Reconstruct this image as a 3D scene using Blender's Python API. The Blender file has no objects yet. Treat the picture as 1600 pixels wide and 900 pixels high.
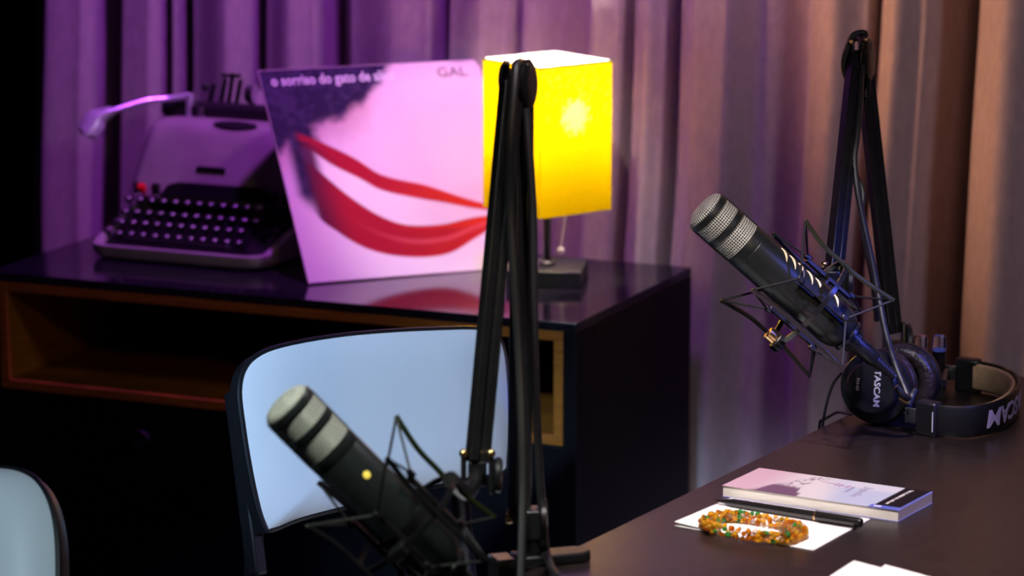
import bpy, math, random
from mathutils import Vector as V, noise as mnoise

S = bpy.context.scene
COL = S.collection
PI = math.pi
rnd = random.Random(7)

# ------------------------------------------------------------------ camera
FPX = 5500.0                       # focal length in pixels of a 1600 x 900 frame
PITCH = math.radians(11.3)
cam_data = bpy.data.cameras.new('camera')
cam_data.sensor_width = 36.0
cam_data.lens = 36.0 * FPX / 1600.0
cam_data.clip_start = 0.05
cam_data.dof.use_dof = True
cam_data.dof.focus_distance = 3.70
cam_data.dof.aperture_fstop = 5.6
cam = bpy.data.objects.new('camera', cam_data)
cam.rotation_euler = (PI / 2 - PITCH, 0, 0)
COL.objects.link(cam)
S.camera = cam
S.view_settings.view_transform = 'Standard'
S.view_settings.look = 'None'
S.view_settings.gamma = 1
S.view_settings.use_curve_mapping = False
S.view_settings.exposure = 0.0

# ------------------------------------------------------------------ world and lights
w = bpy.data.worlds.new('world'); S.world = w; w.use_nodes = True
w.node_tree.nodes['Background'].inputs[0].default_value = (0.35, 0.25, 0.5, 1)
w.node_tree.nodes['Background'].inputs[1].default_value = 0.006

def spot(name, loc, target, power, color, cone, blend=0.5, radius=0.05):
    l = bpy.data.lights.new(name, 'SPOT'); l.energy = power; l.color = color
    l.spot_size = math.radians(cone); l.spot_blend = blend; l.shadow_soft_size = radius
    o = bpy.data.objects.new(name, l); o.location = loc
    o.rotation_euler = (V(target) - V(loc)).to_track_quat('-Z', 'Y').to_euler()
    COL.objects.link(o); return o

spot('purple_spot', (0.00, 4.22, 0.95), (-0.42, 4.85, -0.30), 125, (0.54, 0.085, 1.0), 75, 0.8, 0.06)
spot('magenta_spot', (0.75, 4.0, 0.95), (0.06, 4.80, -0.2), 34, (1.0, 0.40, 0.85), 36, 0.8, 0.06)
spot('orange_spot', (-0.9, 3.9, 0.65), (0.85, 4.45, -0.40), 185, (1.0, 0.48, 0.29), 38, 0.7, 0.05)
spot('mauve_fill_spot', (1.9, 2.3, 0.6), (0.55, 4.5, -0.65), 58, (0.68, 0.60, 0.74), 40, 0.8, 0.2)
spot('key_spot', (0.15, 2.75, 0.8), (0.32, 3.38, -0.9), 230, (1.0, 0.86, 0.88), 26, 0.8, 0.04)
spot('album_spot', (-0.22, 2.9, 0.75), (-0.03, 4.64, -0.77), 92, (1.0, 0.92, 0.86), 13, 0.5, 0.04)
spot('chair_spot', (-0.9, 1.6, 0.7), (-0.13, 3.78, -0.89), 380, (0.44, 0.66, 1.0), 12, 0.7, 0.08)
spot('chair_spot_near', (-0.9, 1.6, 0.7), (-0.5, 3.3, -1.0), 90, (0.64, 0.86, 1.0), 15, 0.6, 0.08)
spot('near_mic_spot', (-0.50, 2.4, 0.55), (-0.16, 3.05, -0.66), 110, (0.88, 1.0, 0.86), 20, 0.6, 0.10)
spot('far_mic_spot', (0.0, 2.2, 0.7), (0.26, 3.7, -0.68), 70, (1.0, 0.95, 0.92), 14, 0.6, 0.06)
spot('violet_side_spot', (1.5, 2.9, -0.35), (0.33, 3.40, -0.89), 14, (0.62, 0.45, 1.0), 14, 0.7, 0.06)
spot('warm_front_spot', (0.9, 1.2, 0.5), (-0.15, 4.3, -1.05), 17, (1.0, 0.66, 0.28), 22, 0.8, 0.10)
spot('blue_spot', (1.1, 3.0, -0.05), (0.40, 3.70, -0.76), 75, (0.05, 0.09, 1.0), 15, 0.6, 0.04)
spot('near_rim_spot', (0.55, 3.5, 0.6), (-0.10, 3.05, -0.70), 30, (0.95, 0.92, 1.0), 16, 0.6, 0.08)

# ------------------------------------------------------------------ geometry helpers
CF = V((0, math.cos(PITCH), -math.sin(PITCH)))
CU = V((0, math.sin(PITCH), math.cos(PITCH)))
CX = V((1, 0, 0))
ZT = -0.90                         # table top and cabinet top below the camera
ZF = -1.64                         # floor
UPZ = V((0, 0, 1))

def ray(px, py): return CF + CX * ((px - 800) / FPX) + CU * ((450 - py) / FPX)
def at(px, py, d): return ray(px, py) * d
def pl(px, py, z=ZT):
    r = ray(px, py); return r * (z / r.z)
def on_plane(px, py, p0, n):
    r = ray(px, py); return r * (p0.dot(n) / r.dot(n))

def basis(axis, ref=None):
    a = axis.normalized()
    ref = ref if ref is not None else (UPZ if abs(a.z) < 0.9 else CX)
    b = (ref - a * ref.dot(a))
    if b.length < 1e-6: b = CX - a * a.x
    b.normalize()
    return a, b, a.cross(b)

def spline(pts, n=8):
    P = [V(p) for p in pts]
    if len(P) < 3: return P
    out = []
    for i in range(len(P) - 1):
        p0 = P[i - 1] if i else P[0] * 2 - P[1]
        p1, p2 = P[i], P[i + 1]
        p3 = P[i + 2] if i + 2 < len(P) else P[-1] * 2 - P[-2]
        for k in range(n):
            t = k / n
            out.append(0.5 * ((2 * p1) + (p2 - p0) * t + (2 * p0 - 5 * p1 + 4 * p2 - p3) * t * t + (3 * p1 - p0 - 3 * p2 + p3) * t ** 3))
    out.append(P[-1]); return out

class MB:
    def __init__(s): s.v = []; s.f = []; s.m = []; s.uv = {}; s.mi = 0
    def add(s, vs, fs):
        k = len(s.v); s.v += [V(x) for x in vs]
        for f in fs: s.f.append(tuple(i + k for i in f)); s.m.append(s.mi)
        return k
    def box(s, c, ax, h):
        c = V(c); a, b, d = [V(x) for x in ax]
        vs = [c + a * (h[0] * i) + b * (h[1] * j) + d * (h[2] * k) for i in (-1, 1) for j in (-1, 1) for k in (-1, 1)]
        s.add(vs, [(0, 1, 3, 2), (4, 6, 7, 5), (0, 4, 5, 1), (2, 3, 7, 6), (0, 2, 6, 4), (1, 5, 7, 3)]); return s
    def bar(s, p, q, wd, hd, ref=None):
        p, q = V(p), V(q); a, b, c = basis(q - p, ref)
        return s.box((p + q) / 2, (a, b, c), ((q - p).length / 2, hd / 2, wd / 2))
    def lathe(s, o, axis, prof, n=32, ref=None, uv=False):
        o = V(o); a, b, c = basis(V(axis), ref); rows = []
        base = len(s.v)
        for (t, r) in prof:
            if r < 1e-7: rows.append([s.add([o + a * t], [])])
            else:
                k = s.add([o + a * t + (b * math.cos(2 * PI * i / n) + c * math.sin(2 * PI * i / n)) * r for i in range(n)], [])
                rows.append([k + i for i in range(n)])
        for j in range(len(rows) - 1):
            A, B = rows[j], rows[j + 1]
            for i in range(n):
                i2 = (i + 1) % n
                if len(A) == 1 and len(B) == 1: continue
                if len(A) == 1: f = (A[0], B[i2], B[i])
                elif len(B) == 1: f = (A[i], A[i2], B[0])
                else: f = (A[i], A[i2], B[i2], B[i])
                if uv:
                    t0, t1 = prof[j][0], prof[j + 1][0]; r0, r1 = prof[j][1], prof[j + 1][1]
                    s0 = math.hypot(t0, 0) + (1 - 0) * 0; 
                    l0 = sum(math.hypot(prof[q + 1][0] - prof[q][0], prof[q + 1][1] - prof[q][1]) for q in range(j))
                    l1 = l0 + math.hypot(t1 - t0, r1 - r0)
                    rm = max(p[1] for p in prof)
                    x0, x1 = 2 * PI * rm * i / n, 2 * PI * rm * (i + 1) / n
                    if len(A) == 1: q = [(x0, l0), (x1, l1), (x0, l1)]
                    elif len(B) == 1: q = [(x0, l0), (x1, l0), (x0, l1)]
                    else: q = [(x0, l0), (x1, l0), (x1, l1), (x0, l1)]
                    s.uv[len(s.f)] = q
                s.f.append(f); s.m.append(s.mi)
        return s
    def cyl(s, p, q, r, r2=None, n=20):
        p, q = V(p), V(q); L = (q - p).length; r2 = r if r2 is None else r2
        return s.lathe(p, q - p, [(0, 0), (0, r), (L, r2), (L, 0)], n)
    def tube(s, pts, r, n=10, smooth=8, rf=None, closed=False):
        P = spline(pts, smooth) if smooth else [V(p) for p in pts]
        k0 = None; nb = None; rows = []
        N = len(P)
        for i, p in enumerate(P):
            if closed: t = P[(i + 1) % N] - P[i - 1]
            else: t = P[min(i + 1, N - 1)] - P[max(i - 1, 0)]
            t.normalize()
            if nb is None: _, nb, _ = basis(t)
            nb = nb - t * nb.dot(t); nb.normalize(); c = t.cross(nb)
            rr = rf(i / (N - 1)) if rf else r
            k = s.add([p + (nb * math.cos(2 * PI * j / n) + c * math.sin(2 * PI * j / n)) * rr for j in range(n)], [])
            rows.append(k)
        M = N if closed else N - 1
        for i in range(M):
            A, B = rows[i], rows[(i + 1) % N]
            s.add([], []); 
            for j in range(n):
                j2 = (j + 1) % n
                s.f.append((A + j, A + j2, B + j2, B + j)); s.m.append(s.mi)
        if not closed:
            s.f.append(tuple(rows[0] + j for j in reversed(range(n)))); s.m.append(s.mi)
            s.f.append(tuple(rows[-1] + j for j in range(n))); s.m.append(s.mi)
        return s
    def sphere(s, c, r, n=16, m=10, sq=1.0):
        prof = [(-r * sq * math.cos(PI * i / m), r * math.sin(PI * i / m)) for i in range(m + 1)]
        prof[0] = (-r * sq, 0); prof[-1] = (r * sq, 0)
        return s.lathe(c, UPZ, prof, n)
    def prism(s, poly, ext):
        ext = V(ext); n = len(poly); P = [V(p) for p in poly]
        s.add(P + [p + ext for p in P], [tuple(range(n - 1, -1, -1)), tuple(range(n, 2 * n))] + [(i, (i + 1) % n, n + (i + 1) % n, n + i) for i in range(n)])
        return s
    def grid(s, fn, nu, nv, flip=False):
        k = s.add([fn(i / nu, j / nv) for i in range(nu + 1) for j in range(nv + 1)], [])
        for i in range(nu):
            for j in range(nv):
                a = k + i * (nv + 1) + j; f = (a, a + nv + 1, a + nv + 2, a + 1)
                s.f.append(tuple(reversed(f)) if flip else f); s.m.append(s.mi)
        return s
    def loft(s, rings, cap0=True, cap1=True):
        n = len(rings[0]); ks = [s.add(r, []) for r in rings]
        for A, B in zip(ks, ks[1:]):
            for i in range(n):
                s.f.append((A + i, A + (i + 1) % n, B + (i + 1) % n, B + i)); s.m.append(s.mi)
        if cap0: s.f.append(tuple(ks[0] + i for i in reversed(range(n)))); s.m.append(s.mi)
        if cap1: s.f.append(tuple(ks[-1] + i for i in range(n))); s.m.append(s.mi)
        return s
    def build(s, name, mats, parent=None, bevel=0, seg=2, angle=35, solid=0):
        me = bpy.data.meshes.new(name)
        off = V(parent['_w']) if parent is not None else V((0, 0, 0))
        me.from_pydata([tuple(x - off) for x in s.v], [], s.f)
        if not isinstance(mats, (list, tuple)): mats = [mats]
        for m in mats: me.materials.append(m)
        me.polygons.foreach_set('material_index', s.m)
        if s.uv:
            u = me.uv_layers.new(name='UVMap')
            for fi, q in s.uv.items():
                p = me.polygons[fi]
                for li, xy in zip(p.loop_indices, q): u.data[li].uv = xy
        me.polygons.foreach_set('use_smooth', [True] * len(me.polygons))
        me.validate(); me.update()
        import bmesh
        bm = bmesh.new(); bm.from_mesh(me); bmesh.ops.recalc_face_normals(bm, faces=bm.faces); bm.to_mesh(me); bm.free()
        me.set_sharp_from_angle(angle=math.radians(angle))
        o = bpy.data.objects.new(name, me); COL.objects.link(o)
        if parent is not None:
            o.parent = parent; o['_w'] = tuple(off)
        else: o['_w'] = (0.0, 0.0, 0.0)
        if bevel:
            b = o.modifiers.new('bevel', 'BEVEL'); b.width = bevel; b.segments = seg; b.limit_method = 'ANGLE'; b.angle_limit = math.radians(40)
        if solid:
            b = o.modifiers.new('solid', 'SOLIDIFY'); b.thickness = solid; b.offset = -1
        return o

def tag(o, label, cat, group=None):
    o['label'] = label; o['category'] = cat
    if group: o['group'] = group
    return o

def thing(name, label, cat, loc, group=None):
    o = bpy.data.objects.new(name, None); COL.objects.link(o)
    o.empty_display_size = 0.05
    o.location = V(loc); o['_w'] = tuple(V(loc))
    return tag(o, label, cat, group)

def structure(o): o['kind'] = 'structure'; return o

def text_geo(body, size, extrude=0.0002, shear=0.0, bold=0.0):
    cu = bpy.data.curves.new('t', 'FONT'); cu.body = body; cu.size = size; cu.extrude = extrude; cu.shear = shear
    cu.offset = bold; cu.resolution_u = 3
    o = bpy.data.objects.new('t', cu); COL.objects.link(o)
    bpy.context.view_layer.update()
    me = bpy.data.meshes.new_from_object(o.evaluated_get(bpy.context.evaluated_depsgraph_get()))
    vs = [v.co.copy() for v in me.vertices]; fs = [tuple(p.vertices) for p in me.polygons]
    bpy.data.objects.remove(o); bpy.data.curves.remove(cu); bpy.data.meshes.remove(me)
    return vs, fs

def text_on(name, body, size, o, right, up, mat, parent, shear=0.0, bold=0.0, center=False, width=None, fn=None):
    vs, fs = text_geo(body, size, shear=shear, bold=bold)
    x0 = min(v.x for v in vs); x1 = max(v.x for v in vs)
    sx = width / (x1 - x0) if width else 1.0
    dx = -(x0 + x1) / 2 if center else -x0
    m = MB(); r, u = V(right).normalized(), V(up).normalized(); n = r.cross(u)
    if fn: m.add([fn((v.x + dx) * sx, v.y, v.z) for v in vs], fs)
    else: m.add([V(o) + r * ((v.x + dx) * sx) + u * v.y + n * v.z for v in vs], fs)
    return m.build(name, mat, parent)

# ------------------------------------------------------------------ materials
def mat(name, color, rough=0.5, metal=0.0, noise=0.0, scale=40.0, bump=0.0, bscale=400.0, stretch=(1, 1, 1), spec=0.5, coat=0.0, sheen=0.0, c2=None):
    m = bpy.data.materials.new(name); m.use_nodes = True
    nt = m.node_tree; b = nt.nodes['Principled BSDF']
    b.inputs['Base Color'].default_value = (*color, 1); b.inputs['Roughness'].default_value = rough
    b.inputs['Metallic'].default_value = metal; b.inputs['Specular IOR Level'].default_value = spec
    b.inputs['Coat Weight'].default_value = coat; b.inputs['Sheen Weight'].default_value = sheen
    if noise or bump:
        tc = nt.nodes.new('ShaderNodeTexCoord'); mp = nt.nodes.new('ShaderNodeMapping')
        mp.inputs['Scale'].default_value = stretch; nt.links.new(tc.outputs['Object'], mp.inputs['Vector'])
    if noise:
        n = nt.nodes.new('ShaderNodeTexNoise'); n.inputs['Scale'].default_value = scale; n.inputs['Detail'].default_value = 5
        nt.links.new(mp.outputs[0], n.inputs['Vector'])
        r = nt.nodes.new('ShaderNodeValToRGB'); nt.links.new(n.outputs['Fac'], r.inputs[0])
        r.color_ramp.elements[0].position = 0.3; r.color_ramp.elements[1].position = 0.7
        lo = c2 if c2 else tuple(c * (1 - noise) for c in color)
        hi = color if c2 else tuple(min(1, c * (1 + noise)) for c in color)
        r.color_ramp.elements[0].color = (*lo, 1); r.color_ramp.elements[1].color = (*hi, 1)
        nt.links.new(r.outputs[0], b.inputs['Base Color'])
    if bump:
        n2 = nt.nodes.new('ShaderNodeTexNoise'); n2.inputs['Scale'].default_value = bscale; n2.inputs['Detail'].default_value = 3
        nt.links.new(mp.outputs[0], n2.inputs['Vector'])
        bp = nt.nodes.new('ShaderNodeBump'); bp.inputs['Strength'].default_value = bump; bp.inputs['Distance'].default_value = 0.002
        nt.links.new(n2.outputs['Fac'], bp.inputs['Height']); nt.links.new(bp.outputs[0], b.inputs['Normal'])
    return m

M_floor = mat('floor_dark', (0.012, 0.010, 0.012), 0.6, noise=0.4, scale=6)
M_wall = mat('wall_dark', (0.010, 0.009, 0.012), 0.9, noise=0.3, scale=8)
M_curtain = mat('curtain_cloth', (0.40, 0.33, 0.35), 0.95, noise=0.09, scale=110, bump=0.2, bscale=600, stretch=(1, 1, 0.4), spec=0.1, sheen=0.2)
M_cabblack = mat('black_laminate', (0.004, 0.004, 0.005), 0.5, noise=0.2, scale=30, spec=0.12)
M_cabtop = mat('black_gloss_top', (0.012, 0.012, 0.016), 0.10, noise=0.3, scale=60, spec=0.38)
M_wood = mat('orange_wood', (0.38, 0.135, 0.014), 0.5, noise=0.5, scale=18, stretch=(1, 1, 14), c2=(0.22, 0.08, 0.012), spec=0.25)
M_table = mat('table_brown_black', (0.0145, 0.0098, 0.0098), 0.31, noise=0.25, scale=90, bump=0.02, bscale=900, spec=0.5)
M_black = mat('black_plastic', (0.010, 0.010, 0.012), 0.36, bump=0.02, bscale=700)
M_blackmetal = mat('black_painted_metal', (0.012, 0.011, 0.013), 0.25, noise=0.2, scale=60, spec=0.6)
M_cable = mat('black_rubber', (0.014, 0.013, 0.016), 0.45, bump=0.02, bscale=600)
M_mic = mat('mic_dark_grey', (0.012, 0.014, 0.015), 0.36, noise=0.15, scale=200, bump=0.02, bscale=2500)
M_brass = mat('brass', (0.85, 0.55, 0.25), 0.25, 1.0, noise=0.1, scale=100)
M_glint = mat('glint_gold', (0.90, 0.70, 0.40), 0.35, 0.15, noise=0.1, scale=100)
M_chrome = mat('chrome', (0.62, 0.60, 0.68), 0.28, 0.35, noise=0.05, scale=50)
M_steel = mat('brushed_steel', (0.45, 0.45, 0.46), 0.35, 1.0, noise=0.1, scale=100)
M_vinyl = mat('white_vinyl', (0.80, 0.83, 0.86), 0.42, noise=0.03, scale=6, bump=0.05, bscale=120)
M_white = mat('white_paper', (0.90, 0.88, 0.87), 0.8, noise=0.02, scale=30)
M_pages = mat('book_pages', (0.80, 0.78, 0.68), 0.8, noise=0.12, scale=40, stretch=(1, 1, 60))
M_typew = mat('typewriter_enamel', (0.34, 0.31, 0.29), 0.42, noise=0.12, scale=25, bump=0.03, bscale=500)
M_darkmetal = mat('dark_metal', (0.02, 0.02, 0.022), 0.3, 0.6, noise=0.2, scale=80)
M_red = mat('red_plastic', (0.75, 0.01, 0.012), 0.3, noise=0.1, scale=90)
M_legend = mat('key_legend', (0.75, 0.70, 0.75), 0.3, noise=0.05, scale=300)
M_silverprint = mat('silver_print', (0.55, 0.53, 0.55), 0.5, noise=0.05, scale=300)
M_bluelitprint = mat('blue_lit_print', (0.50, 0.42, 0.72), 0.6, noise=0.05, scale=300)  # blue light on the headband lettering put into the print colour
M_tan = mat('warm_lit_lining', (0.50, 0.33, 0.20), 0.7, noise=0.15, scale=90, bump=0.1, bscale=500)
M_leather = mat('black_leather', (0.035, 0.024, 0.020), 0.34, noise=0.4, scale=120, bump=0.9, bscale=150)
M_pen = mat('pen_black', (0.012, 0.011, 0.011), 0.2, noise=0.1, scale=90, spec=0.7)
M_elastic = mat('elastic_cord', (0.015, 0.014, 0.015), 0.6, bump=0.1, bscale=1500)
M_bowlit = mat('bow_green_lit', (0.016, 0.022, 0.006), 0.32, bump=0.03, bscale=600)  # green light on one bow arm put into its base colour
M_ink = mat('dark_ink', (0.16, 0.10, 0.14), 0.7, noise=0.1, scale=300)
M_whiteink = mat('white_ink', (0.85, 0.80, 0.85), 0.7, noise=0.05, scale=300)
M_greyink = mat('grey_ink', (0.32, 0.29, 0.42), 0.7, noise=0.05, scale=300)
M_lampblack = mat('lamp_base_black', (0.016, 0.018, 0.020), 0.38, noise=0.2, scale=120)

def mesh_grille(name):
    m = bpy.data.materials.new(name); m.use_nodes = True; nt = m.node_tree; b = nt.nodes['Principled BSDF']
    tc = nt.nodes.new('ShaderNodeTexCoord'); sp = nt.nodes.new('ShaderNodeSeparateXYZ'); nt.links.new(tc.outputs['UV'], sp.inputs[0])
    hs = []
    for ax, pitch in (('X', 0.0027), ('Y', 0.0027)):
        k = nt.nodes.new('ShaderNodeMath'); k.operation = 'MULTIPLY'; k.inputs[1].default_value = 2 * PI / pitch
        nt.links.new(sp.outputs[ax], k.inputs[0])
        c = nt.nodes.new('ShaderNodeMath'); c.operation = 'SINE'; nt.links.new(k.outputs[0], c.inputs[0]); hs.append(c)
    mx = nt.nodes.new('ShaderNodeMath'); mx.operation = 'MAXIMUM'
    nt.links.new(hs[0].outputs[0], mx.inputs[0]); nt.links.new(hs[1].outputs[0], mx.inputs[1])
    r = nt.nodes.new('ShaderNodeValToRGB'); nt.links.new(mx.outputs[0], r.inputs[0])
    r.color_ramp.elements[0].position = 0.20; r.color_ramp.elements[0].color = (0.02, 0.03, 0.03, 1)
    r.color_ramp.elements[1].position = 0.60; r.color_ramp.elements[1].color = (0.74, 0.71, 0.64, 1)
    nt.links.new(r.outputs[0], b.inputs['Base Color']); b.inputs['Roughness'].default_value = 0.4; b.inputs['Metallic'].default_value = 0.15
    bp = nt.nodes.new('ShaderNodeBump'); bp.inputs['Strength'].default_value = 0.8; bp.inputs['Distance'].default_value = 0.0006
    nt.links.new(mx.outputs[0], bp.inputs['Height']); nt.links.new(bp.outputs[0], b.inputs['Normal'])
    return m
M_grille = mesh_grille('wire_grille')

def printed(name, rough=0.5):
    m = bpy.data.materials.new(name); m.use_nodes = True; nt = m.node_tree; b = nt.nodes['Principled BSDF']
    a = nt.nodes.new('ShaderNodeVertexColor'); a.layer_name = 'print'
    nt.links.new(a.outputs[0], b.inputs['Base Color']); b.inputs['Roughness'].default_value = rough; b.inputs['Specular IOR Level'].default_value = 0.12
    return m
M_sleeve = printed('sleeve_print', 0.5)
M_cover = printed('book_cover_print', 0.5)

def glass(name, color, rough=0.03, ior=1.5, trans=1.0):
    m = mat(name, color, rough); b = m.node_tree.nodes['Principled BSDF']
    b.inputs['Transmission Weight'].default_value = trans; b.inputs['IOR'].default_value = ior; return m
M_amber = glass('amber_glass', (0.98, 0.55, 0.03), 0.05, trans=0.7)
M_amber_dark = glass('dark_amber_glass', (0.85, 0.30, 0.012), 0.05, trans=0.85)
M_greenglass = glass('green_glass', (0.05, 0.32, 0.06), 0.05, trans=0.6)
M_crystal = glass('clear_crystal', (1.0, 0.86, 0.72), 0.05, trans=0.95)
M_glass = glass('clear_glass', (0.95, 0.95, 1.0), 0.02, ior=1.45)
M_darkliquid = mat('dark_liquid', (0.006, 0.006, 0.012), 0.12, noise=0.1, scale=80)

def shade_material():
    m = bpy.data.materials.new('yellow_fabric_shade'); m.use_nodes = True; nt = m.node_tree
    nt.nodes.remove(nt.nodes['Principled BSDF']); out = nt.nodes['Material Output']
    tc = nt.nodes.new('ShaderNodeTexCoord')
    n = nt.nodes.new('ShaderNodeTexNoise'); n.inputs['Scale'].default_value = 120; n.inputs['Detail'].default_value = 6
    nt.links.new(tc.outputs['Object'], n.inputs['Vector'])
    r = nt.nodes.new('ShaderNodeValToRGB'); nt.links.new(n.outputs['Fac'], r.inputs[0])
    r.color_ramp.elements[0].color = (0.94, 0.67, 0.0, 1); r.color_ramp.elements[1].color = (1.0, 0.76, 0.004, 1)
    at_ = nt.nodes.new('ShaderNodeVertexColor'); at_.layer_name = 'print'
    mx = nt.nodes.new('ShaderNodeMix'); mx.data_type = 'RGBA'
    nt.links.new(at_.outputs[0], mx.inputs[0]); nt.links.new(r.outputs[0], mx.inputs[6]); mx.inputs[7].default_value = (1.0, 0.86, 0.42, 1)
    d = nt.nodes.new('ShaderNodeBsdfDiffuse'); t = nt.nodes.new('ShaderNodeBsdfTranslucent')
    nt.links.new(mx.outputs[2], d.inputs[0]); nt.links.new(mx.outputs[2], t.inputs[0])
    s = nt.nodes.new('ShaderNodeMixShader'); s.inputs[0].default_value = 0.45
    nt.links.new(d.outputs[0], s.inputs[1]); nt.links.new(t.outputs[0], s.inputs[2]); nt.links.new(s.outputs[0], out.inputs[0])
    return m
M_shade = shade_material()
def lining_material():
    m = bpy.data.materials.new('white_shade_lining'); m.use_nodes = True; nt = m.node_tree
    nt.nodes.remove(nt.nodes['Principled BSDF']); out = nt.nodes['Material Output']
    d = nt.nodes.new('ShaderNodeBsdfDiffuse'); t = nt.nodes.new('ShaderNodeBsdfTranslucent')
    d.inputs[0].default_value = t.inputs[0].default_value = (0.92, 0.88, 0.78, 1)
    s = nt.nodes.new('ShaderNodeMixShader'); s.inputs[0].default_value = 0.35
    nt.links.new(d.outputs[0], s.inputs[1]); nt.links.new(t.outputs[0], s.inputs[2]); nt.links.new(s.outputs[0], out.inputs[0])
    return m
M_lining = lining_material()

def emit(name, color, strength):
    m = bpy.data.materials.new(name); m.use_nodes = True; b = m.node_tree.nodes['Principled BSDF']
    b.inputs['Base Color'].default_value = (*color, 1); b.inputs['Emission Color'].default_value = (*color, 1); b.inputs['Emission Strength'].default_value = strength
    return m
M_led = emit('led_yellow', (1.0, 0.75, 0.12), 0.55)
M_bulb = emit('bulb_glow', (1.0, 0.86, 0.62), 25.0)

def set_print(o, fn):
    me = o.data; at_ = me.color_attributes.new('print', 'FLOAT_COLOR', 'POINT')
    for i, v in enumerate(me.vertices): at_.data[i].color = (*fn(i, v.co), 1)

# ------------------------------------------------------------------ setting
def quadbox(x0, x1, y0, y1, z0, z1): return MB().box(((x0 + x1) / 2, (y0 + y1) / 2, (z0 + z1) / 2), (CX, V((0, 1, 0)), UPZ), ((x1 - x0) / 2, (y1 - y0) / 2, (z1 - z0) / 2))
structure(quadbox(-3, 3, -1, 6.4, ZF - 0.1, ZF).build('floor', M_floor))
structure(quadbox(-3, 3, 6.3, 6.4, ZF, 1.2).build('wall_back', M_wall))
structure(quadbox(-3.1, -3, -1, 6.4, ZF, 1.2).build('wall_left', M_wall))
structure(quadbox(3, 3.1, -1, 6.4, ZF, 1.2).build('wall_right', M_wall))
structure(quadbox(-3.1, 3.1, -1, 6.4, 1.2, 1.3).build('ceiling', M_wall))

# cabinet frame: u runs along its front to the right, v to its back
CU_ = V((0.9164, -0.4003, 0)); CV_ = V((0.4003, 0.9164, 0))
CO = V((0.0795, 4.277, ZT))
def cab(u, v, z=0.0): return CO + CU_ * u + CV_ * v + UPZ * z
CAX = (CU_, CV_, UPZ)

# curtain: pleats given as (pixel column at the frame's top, offset towards the camera)
PLEATS = [(72, -0.03), (84, 0.03), (120, 0.055), (165, 0.05), (195, 0.02), (208, 0.0), (232, 0.05), (270, 0.05), (286, 0.035), (293, 0.012), (304, 0.045), (318, 0.04),
          (326, 0.0), (340, 0.05), (395, 0.06), (422, 0.04), (433, -0.06), (440, -0.06), (450, 0.045), (490, 0.055), (516, 0.04), (535, 0.005), (552, -0.05), (562, 0.03), (585, 0.05),
          (650, 0.06), (697, 0.045), (712, 0.0), (724, 0.0), (737, 0.05), (790, 0.06), (819, 0.04), (826, 0.005), (838, 0.03), (890, 0.02), (930, 0.0), (943, 0.03), (965, 0.06),
          (996, 0.05), (1006, -0.01), (1018, 0.04), (1045, 0.055), (1063, 0.04), (1071, -0.015), (1084, 0.03), (1125, 0.06), (1165, 0.06), (1205, 0.02), (1265, 0.0), (1292, 0.035),
          (1330, 0.055), (1374, 0.035), (1386, -0.02), (1396, 0.035), (1425, 0.055), (1462, 0.035), (1492, -0.02), (1512, -0.10), (1537, -0.09), (1549, 0.04), (1600, 0.065), (1660, 0.04), (1690, 0.0),
          (1730, 0.05), (1800, 0.06), (1850, 0.0), (1900, 0.05), (1980, 0.05), (2040, 0.0), (2100, 0.05), (2200, 0.06)]
CURT_V = 0.53
def front_u(px, py, v):
    q = on_plane(px, py, cab(0, v), CV_) - CO
    return q.dot(CU_)
PU = [(front_u(x, 60, CURT_V), o) for x, o in PLEATS]
def pleat(u):
    if u <= PU[0][0]: return PU[0][1] * 1.4
    for (a, oa), (b, ob) in zip(PU, PU[1:]):
        if a <= u <= b:
            t = (u - a) / (b - a); t = t * t * (3 - 2 * t); return 1.4 * (oa + (ob - oa) * t)
    return PU[-1][1]
def curtain_pt(s, t):
    u0, u1 = PU[0][0], PU[-1][0]
    u = u0 + (u1 - u0) * s; z = 0.55 - t * (0.55 - (ZF + 0.02))
    depth = max(0.0, -0.55 - z)
    o = pleat(u) * (1.0 + 0.15 * depth)
    o += 0.006 * mnoise.noise(V((u * 9, z * 3.0, 1.7))) * min(1, depth * 4)
    uu = u - 0.035 * depth + 0.012 * mnoise.noise(V((u * 3, z * 2.2, 5.1))) * min(1, depth * 3)
    p = CO + CU_ * uu + CV_ * (CURT_V - o); p.z = z
    return p
cm = MB().grid(curtain_pt, 900, 44)
cur = cm.build('curtain', M_curtain, angle=180)
tag(cur, 'grey mauve pleated curtain hanging behind the black cabinet and the table', 'curtain')

# ------------------------------------------------------------------ cabinet
W = 0.853; D = 0.404; H = ZT - ZF
cabn = thing('cabinet', 'long black cabinet with an orange wood lined open shelf and glossy top', 'cabinet', cab(-W / 2, D / 2, -H))
def cbox(u0, u1, v0, v1, z0, z1): return MB().box(cab((u0 + u1) / 2, (v0 + v1) / 2, (z0 + z1) / 2), CAX, ((u1 - u0) / 2, (v1 - v0) / 2, (z1 - z0) / 2))
cbox(-W, 0, 0, D, -0.0115, 0).build('top_panel', M_cabtop, cabn, bevel=0.0008)
cbox(-0.0175, 0, 0.001, D, -H, -0.0116).build('side_panel', M_cabblack, cabn, bevel=0.0008)
cbox(-W, -W + 0.0175, 0.001, D, -H, -0.0116).build('side_panel', M_cabblack, cabn, bevel=0.0008)
LO, HI, ZB = -W + 0.0177, -0.0177, -0.158
TH = 0.0125
cbox(LO, HI, 0.0, D - 0.01, -0.0118 - TH, -0.0118).build('shelf_liner', M_wood, cabn, bevel=0.0006)
cbox(LO, HI, 0.0, D - 0.01, ZB, ZB + TH).build('shelf_liner', M_wood, cabn, bevel=0.0006)
cbox(HI - TH, HI, 0.0, D - 0.01, ZB + TH + .0001, -0.0119 - TH).build('shelf_liner', M_wood, cabn, bevel=0.0006)
cbox(LO, LO + TH, 0.0, D - 0.01, ZB + TH + .0001, -0.0119 - TH).build('shelf_liner', M_wood, cabn, bevel=0.0006)
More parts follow.
